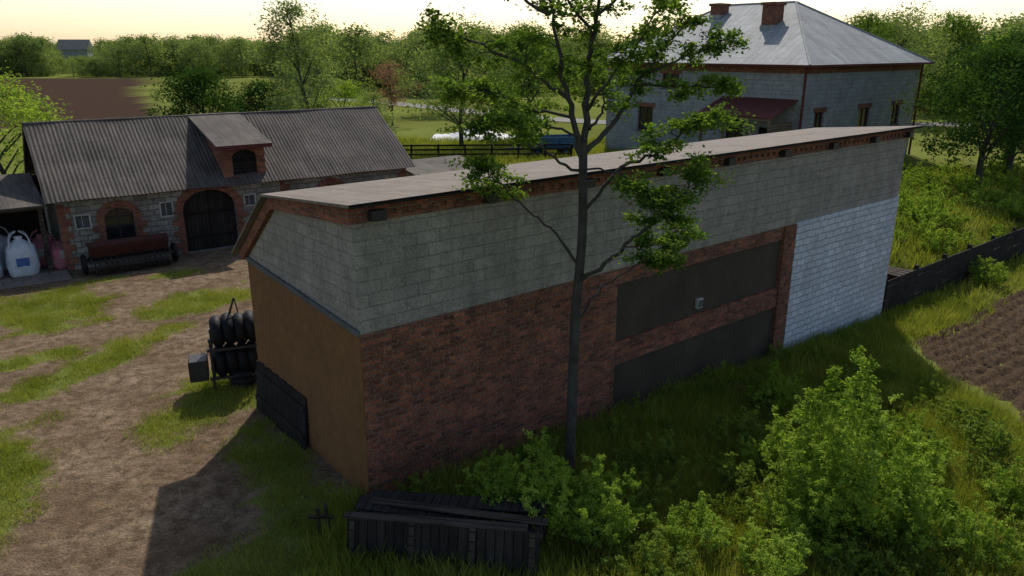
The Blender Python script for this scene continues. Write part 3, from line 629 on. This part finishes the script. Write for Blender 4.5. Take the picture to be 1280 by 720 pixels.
F3=empty('rail_fence',(-9.5,57,0),R(3))
Lr=[]
for k in range(8):
    Lr.append((k*2-.07,k*2+.07,-.07,.07,-.2,1.15))
    if k<7:
        for z in(.35,.7,1.02): Lr.append((k*2,k*2+2,-.1,-.072,z,z+.12))
boxes('rails',Lr,M['woodd'],F3)
n=50; V=[];F=[]
for j in range(n):
    for i in range(n):
        u,v=i/(n-1)*2-1,j/(n-1)*2-1; rr=min(1,math.hypot(u,v)); h=max(0,(1-rr**2))*(.8+.45*math.sin(u*4+1)+.3*math.sin(v*5+u*3))+.03*math.sin(u*30+v*11)
        V.append((u*3.9,v*3,h*.8+.02))
for j in range(n-1):
    for i in range(n-1): F.append((j*n+i,j*n+i+1,(j+1)*n+i+1,(j+1)*n+i))
o=mk('sheeted_heap',V,F,M['tarp'],smooth=True); o.location=(-3.6,72,0)
Tr=empty('farm_trailer',(1.2,58.5,0),R(8))
boxes('body',[(0,3.8,0,.06,.75,1.5),(0,3.8,1.94,2,.75,1.5),(0,.06,.062,1.938,.75,1.5),(3.74,3.8,.062,1.938,.75,1.5),(.06,3.74,.062,1.938,.7,.78)],M['bluepaint'],Tr)
boxes('stakes',[(x,x+.07,-.05,-.002,.7,1.54) for x in(.1,1.3,2.5,3.6)],M['bluepaint'],Tr)
boxes('chassis',[(.1,3.7,.5,.62,.55,.69),(.1,3.7,1.38,1.5,.55,.69),(-1.6,.1,.95,1.05,.55,.65)],M['darkmetal'],Tr)
for x in(.8,3.0):
    for y in(.05,1.95): torus('wheel',(x,y,.38),(0,1,0),.27,.11,M['rubber'],Tr); cyl('hub',(x,y-.05,.38),(x,y+.05,.38),.18,.18,M['bluepaint'],Tr)
Dh=empty('distant_house',(-203,370,0),R(15))
boxes('walls',[(-6,6,-5,5,-1,7.5)],M['hblock'],Dh)
prism('gable_roof',[(-5.8,7.3),(0,11.8),(5.8,7.3)],'x',-6.6,6.6,M['trim'],Dh)

# ------------------------------------------------------------------ vegetation
def put(name,me,x,y,z=None,s=1,rz=0,sz=None):
    o=bpy.data.objects.new(name,me); col.objects.link(o); o.location=(x,y,float(zg(x,y)) if z is None else z); o.rotation_euler=(0,0,rz); o.scale=(s,s,sz or s); return o
rng=np.random.default_rng(21); parts=[]; by0=12.95
tr=[(1.12,0,-.9),(1.11,0,.4),(1.13,0,1.68),(1.15,.02,3.4),(1.23,.03,4.78),(1.21,0,6.05),(1.2,0,6.5)]
pth=smoothpath(tr,4); parts.append((*tube(pth,np.interp(pth[:,2],[-1,0,3,6.5],[.15,.11,.09,.075]),10),0))
limbs=[
([(1.2,0,6.4),(1.26,.1,7.5),(1.33,.2,8.25),(1.45,.1,9.3),(1.5,0,10.6)],.065,.3,1),
([(1.2,0,6.2),(.96,-.1,7.1),(.78,-.2,7.87),(.58,-.2,8.73),(.3,-.3,9.8)],.06,.35,1),
([(1.22,0,6.3),(1.75,.2,6.85),(2.1,.3,7.37),(2.48,.5,7.87),(3.0,.6,8.5)],.05,.4,1),
([(1.2,0,4.3),(.7,.2,4.95),(.14,.3,5.36),(-.3,.2,5.85),(-.55,.2,6.1)],.035,.6,1.3),
([(1.22,0,4.05),(1.83,-.3,4.65),(2.37,-.4,5.15),(2.8,-.4,5.6),(3.1,-.3,6.1)],.045,.45,1.3),
([(1.18,0,3.3),(1.6,-.3,4.0),(2.2,-.5,4.5),(2.75,-.6,4.7)],.028,.65,1.2),
([(1.24,0,5.3),(1.9,.3,6.0),(2.6,.4,6.3),(3.1,.5,6.7),(3.5,.6,6.85)],.04,.45,1.3),
([(.93,-.1,7.2),(.2,-.3,7.7),(-.6,-.3,8.1),(-1.2,-.2,8.3)],.04,.35,1.3),
([(1.0,-.1,6.9),(.3,.5,7.0),(-.5,.8,7.3),(-1.1,.9,7.3)],.03,.3,1.3),
([(1.1,-.1,6.6),(.5,.0,6.8),(-.1,.2,6.8),(-.7,.3,6.6)],.025,.35,1.2),
([(2.1,.3,7.4),(2.9,.0,7.4),(3.5,-.3,7.35)],.03,.4,1.2),
([(2.3,.3,7.6),(3.0,.3,7.9),(3.6,.2,8.1)],.025,.4,1.),
([(1.25,0,7.0),(1.5,-.6,7.5),(1.9,-1.0,8.1),(2.2,-1.2,8.7)],.03,.4,1),
([(1.25,0,5.9),(.7,-.5,6.3),(.2,-.8,6.7),(-.1,-1.0,7.0)],.03,.5,1),
([(1.3,0,8.2),(.9,.5,8.8),(.3,.8,9.3)],.03,.3,.8),([(1.35,0,8.5),(2.0,.4,9.0),(2.6,.6,9.3)],.03,.3,.8),
([(.6,-.2,8.5),(-.2,-.2,9.0),(-.9,0,9.3)],.03,.3,.8),([(1.3,0,6.7),(1.6,.6,7.0),(1.6,1.2,7.6)],.03,.5,.8),
([(1.9,-.3,4.75),(2.4,-.2,4.75),(2.9,-.1,5.0)],.018,.4,1.),
([(1.2,0,6.05),(1.7,-.2,6.0),(2.2,-.4,5.7),(2.5,-.5,5.5)],.02,.4,1.)]
ends=[]
for pts,r0,ls,dn in limbs:
    pth=smoothpath(pts,5,rng,.025); parts.append((*tube(pth,np.linspace(r0,.008,len(pth)),6),0))
    m=len(pth)
    for k in range(int(ls*m),m):
        for _ in range(2 if k<m-2 else 4):
            d=unit(rng.normal(size=(1,3)))[0]; d[2]=d[2]*.5; ln=rng.uniform(.12,.5)*(dn if dn>1 else 1); e_=pth[k]+d*ln
            tw=smoothpath([pth[k],(pth[k]+e_)/2+[0,0,.06],e_-[0,0,.08]],2); parts.append((*tube(tw,np.linspace(.009,.003,len(tw)),4),0)); ends.append((pth[k],e_,dn))
for b_,e_,dn in ends:
    n=int(rng.uniform(35,100)*dn); sg=rng.uniform(.05,.12); f=rng.uniform(.4,1.1,(n,1))
    P_=b_+(e_-b_)*f+rng.normal(0,1,(n,3))*[sg,sg,sg*.55]; parts.append((*leafq(P_,.085,rng,.9,.6),1))
V,F,I=merge(parts); o=bpy.data.objects.new('ash_tree',mesh_np('ash_tree',V,F,[M['bark'],M['leafM']],I)); col.objects.link(o); o.location=(0,by0,0)

big=gen_shrub('big_shrub_mesh',40,3.2,1.45,90,400,.065,M['leafS'],.5,.08)
big2=gen_shrub('big_shrub_mesh_b',41,2.0,1.15,60,300,.06,M['leafS'],.42,.05)
sh=[gen_shrub('shrub_mesh',i,1.,.6,40,170,.045,M['leafS'],.26,.05) for i in range(3)]
shw=[gen_shrub('weed_mesh',10+i,1.,.75,30,130,.052,M['leafW'],.24,.05) for i in range(3)]
for (x,y,m,s_,r_) in [(5.9,11.9,big,1.,0),(.45,11.3,big2,.95,0),(1.5,11.4,big2,.8,2),(-.3,11.9,big2,.65,4),(4.9,11.2,big2,.72,1),(6.9,11.5,big2,.85,3),(8.1,13.9,big2,.75,5),(5.3,13.6,big2,.6,2)]:
    put('shrub',m,x,y,None,s_,r_)
for (x,y,h,k,m) in [(3.1,11.0,1.15,0,sh),(6.5,16.9,1.25,2,sh),(9.8,14.3,1.6,1,shw),
    (19.1,29.2,1.4,0,sh),(7.9,11.0,1.2,2,sh),(3.1,13.7,1.1,0,shw),(5.2,14.9,1.2,1,shw),(8.1,16.4,1.1,2,shw),(2.2,10.4,1.1,1,shw),(4.2,10.2,1.1,0,sh),(9.6,12.4,1.2,1,sh),(7.1,14.6,1.4,2,shw),(4.2,12.6,1.2,1,shw),(10.6,16.0,1.1,0,shw)]:
    put('shrub',m[k],x,y,None,h,k*2+x,h*(.95 if m is sh else .75))
wa=[shrub_arr(60+i,.6,.45,15,90,.05,.2,.05) for i in range(4)]
rng=np.random.default_rng(5)
s=rng.uniform(.5,24,500);u=rng.uniform(-9,-.35,500); x,y=xy_(s,u); fld=(s>16.0+.72*(u+1.5))&(u<-1.2)
k=~fld&(y>8.6)&~((x<.9)&(y<12)); x,y=x[k],y[k]
merged('undergrowth',np.column_stack([x,y]),zg(x,y),.4,1.15,wa,[M['bark'],M['leafW']],3)
x=rng.uniform(17,42,300);y=rng.uniform(30,52,300);s,u=su(x,y);k=(u>.8)&(s>24.5)&(x/y<.75)&~((x<26)&(y>47)); x,y=x[k],y[k]
merged('roadside_shrubs',np.column_stack([x,y]),zg(x,y),.7,2.3,wa,[M['bark'],M['leafS']],6)
def pts(n,x0,x1,y0,y1,seed,thr=.25):
    rng=np.random.default_rng(seed); x=rng.uniform(x0,x1,n);y=rng.uniform(y0,y1,n); k=(np.abs(x)<y*.78+1.5)&(rng.uniform(thr,1,n)<grassmask(x,y)); x,y=x[k],y[k]
    s,u=su(x,y); k=~((s>-.1)&(s<20.1)&(u>-.1)&(u<5.1))&~((s>17.4+.72*(u+1.5))&(u<-1.7)); x,y=x[k],y[k]
    bs=(x+16.76)*.809+(y-27.5)*.588; bu=-(x+16.76)*.588+(y-27.5)*.809; k=~((bu>-1.4)&(bu<7.2)&(bs>-8)&(bs<15)); return x[k],y[k]
gt=[grass_arr(i,90,.36,.16,.008) for i in range(3)]; gl=[grass_arr(20+i,80,.45,.38,.011) for i in range(3)]; gf=[grass_arr(30+i,40,.55,.3,.018) for i in range(3)]
x,y=pts(8500,-20,2,7.5,29,1,.2); merged('grass',np.column_stack([x,y]),zg(x,y),.5,1.1,gt,[M['grass']],1)
x,y=pts(6500,-3,16,7.5,30,2); s,u=su(x,y); k=u<.3; merged('tall_grass',np.column_stack([x,y])[k],zg(x,y)[k],.7,1.2,gl,[M['grass']],2)
x,y=pts(4000,12,42,22,52,3); merged('verge_grass',np.column_stack([x,y]),zg(x,y),.9,1.6,gf,[M['grass']],3)
x,y=pts(3000,-30,14,40,70,4); merged('meadow_grass',np.column_stack([x,y]),zg(x,y),1.,2.,gf,[M['grass']],4)
ta=gen_tree('tree_a',1,10,3.6,.26,70,100,.2,.22,M['leafM']); tb=gen_tree('tree_b',2,10,4.2,.28,75,115,.22,.18,M['leafF'])
tc=gen_tree('tree_c',3,11,2.5,.2,90,130,.16,.12,M['leafF'],1.4,.2); td=gen_tree('tree_d',4,8,3.6,.26,85,120,.22,.25,M['leafD'])
te=gen_tree('tree_e',5,6,2.4,.2,45,80,.12,.25,M['leafP']); tf=gen_tree('tree_f',6,9,3.8,.24,80,120,.2,.1,M['leafS'])
put('poplar_tree',tc,-14.3,52,None,1.0,1); put('walnut_tree',td,-20.5,52,None,.82,2); put('maple_tree',tb,-4.2,64,None,1.0,3)
put('maple_tree',ta,1.5,70,None,1.,4); put('cherry_tree',te,-13,84,None,1.1,1); put('willow_tree',tf,-23.4,35,None,.78,1); put('birch_tree',tc,-8.6,48,None,.5,2)
put('walnut_tree',td,27.5,44.5,None,.98,5); put('walnut_tree',td,32,49,None,1.0,1); put('walnut_tree',td,35,54,None,1.1,1)
put('walnut_tree',td,-17.5,55,None,.7,1); put('willow_tree',tf,-12.5,58,None,.62,5); put('maple_tree',tb,-8.5,100,None,.95,2); put('maple_tree',tb,-24,96,None,.8,1)
for (x,y,m,s_) in [(44,90,tb,1.2),(54,98,ta,1.2),(63,88,tb,1.1),(50,80,tf,1.0),(38,86,ta,1.15),(70,100,tb,1.3),(57,76,ta,1.0),(46,68,tf,.9)]: put('field_tree',m,x,y,None,s_,x)
fo=[gen_tree('wood_%d'%i,30+i,11,4.6,.55,58,48,.25,.02 if i<3 else .12,M['leafF'],1.,.2,6) for i in range(4)]
ff=[gen_tree('far_wood_%d'%i,50+i,11,5.2,.95,50,22,.25,.02,M['leafF'],1.,.2,0) for i in range(3)]
rng=np.random.default_rng(9)
def band(y0,y1,n,x0=-.8,x1=.8,pw=1.):
    yy=y0+(y1-y0)*rng.uniform(0,1,n)**pw; r=rng.uniform(x0,x1,n); return r*yy,yy
def wood(name,bands,meshes,seed):
    PX=np.concatenate([b[0] for b in bands]);PY=np.concatenate([b[1] for b in bands])
    k=~inpoly(PX,PY,FIELD)&~((np.abs(PX+.45*PY)<14)&(PY<225)) &(roadd(PX,PY)>7)&~((np.hypot(PX+203,PY-370))<14); PX,PY=PX[k],PY[k]
    n=len(PX); s_=rng.uniform(.6,1.08,n); s_=np.where((np.abs(PX/PY+.548)<.035)&(PY<375),.45,s_)
    scatter(name,np.column_stack([PX,PY,np.zeros(n)]),np.column_stack([np.zeros(n),np.zeros(n),rng.uniform(0,6.28,n)]),np.column_stack([s_*1.1,s_*1.1,s_]),meshes,seed)
wood('distant_woodland',[band(226,300,200,-.8,-.2,1.3),band(140,230,180,-.26,.3,1.2),band(115,210,200,.25,.85,1.2),band(100,125,16,.4,.8)],fo,9)
wood('far_woodland',[band(230,900,750,-.8,.85,1.)],ff,10)
HX=[];HY=[]
for (a,b,n) in [((-33,86),(-60,150),16),((-70,120),(-20,135),10)]:
    t=rng.uniform(0,1,n); HX.extend(a[0]+(b[0]-a[0])*t+rng.normal(0,1,n)); HY.extend(a[1]+(b[1]-a[1])*t+rng.normal(0,1,n))
HX=np.array(HX);HY=np.array(HY);k=~inpoly(HX,HY,FIELD);HX,HY=HX[k],HY[k];n=len(HX);s_=rng.uniform(.1,.25,n)
scatter('hedgerow',np.column_stack([HX,HY,np.zeros(n)]),np.column_stack([np.zeros(n)]*2+[rng.uniform(0,6.28,n)]),np.column_stack([s_]*3),fo,2)

# ------------------------------------------------------------------ light, world, camera
saz,sel=R(8),R(45)
sd=Vector((math.sin(saz)*math.cos(sel),math.cos(saz)*math.cos(sel),math.sin(sel)))
sl_=bpy.data.lights.new('sun','SUN'); sl_.energy=4.2; sl_.angle=R(.7); sl_.color=(1,.94,.85); so=bpy.data.objects.new('sun',sl_); col.objects.link(so)
so.rotation_euler=(-sd).to_track_quat('-Z','Y').to_euler(); so.location=(0,0,40)
w=bpy.data.worlds.new('World'); sc.world=w; w.use_nodes=True; nt=w.node_tree; bg=nt.nodes['Background']
sk=nt.nodes.new('ShaderNodeTexSky'); sk.sky_type='NISHITA'; sk.sun_disc=False; sk.sun_elevation=sel; sk.sun_rotation=saz; sk.dust_density=1.; sk.ozone_density=1.2; sk.air_density=1.
mx=nt.nodes.new('ShaderNodeMix'); mx.data_type='RGBA'; mx.blend_type='MULTIPLY'; mx.inputs[0].default_value=1; mx.inputs[7].default_value=(1.04,.97,.92,1)
nt.links.new(sk.outputs[0],mx.inputs[6]); nt.links.new(mx.outputs[2],bg.inputs[0]); bg.inputs[1].default_value=.145
cam=bpy.data.cameras.new('camera'); cam.sensor_width=36; cam.lens=36*949/1280; cam.clip_end=6000; co=bpy.data.objects.new('camera',cam); col.objects.link(co)
co.location=(0,0,8); co.rotation_euler=(R(90-17.54),0,0); sc.camera=co
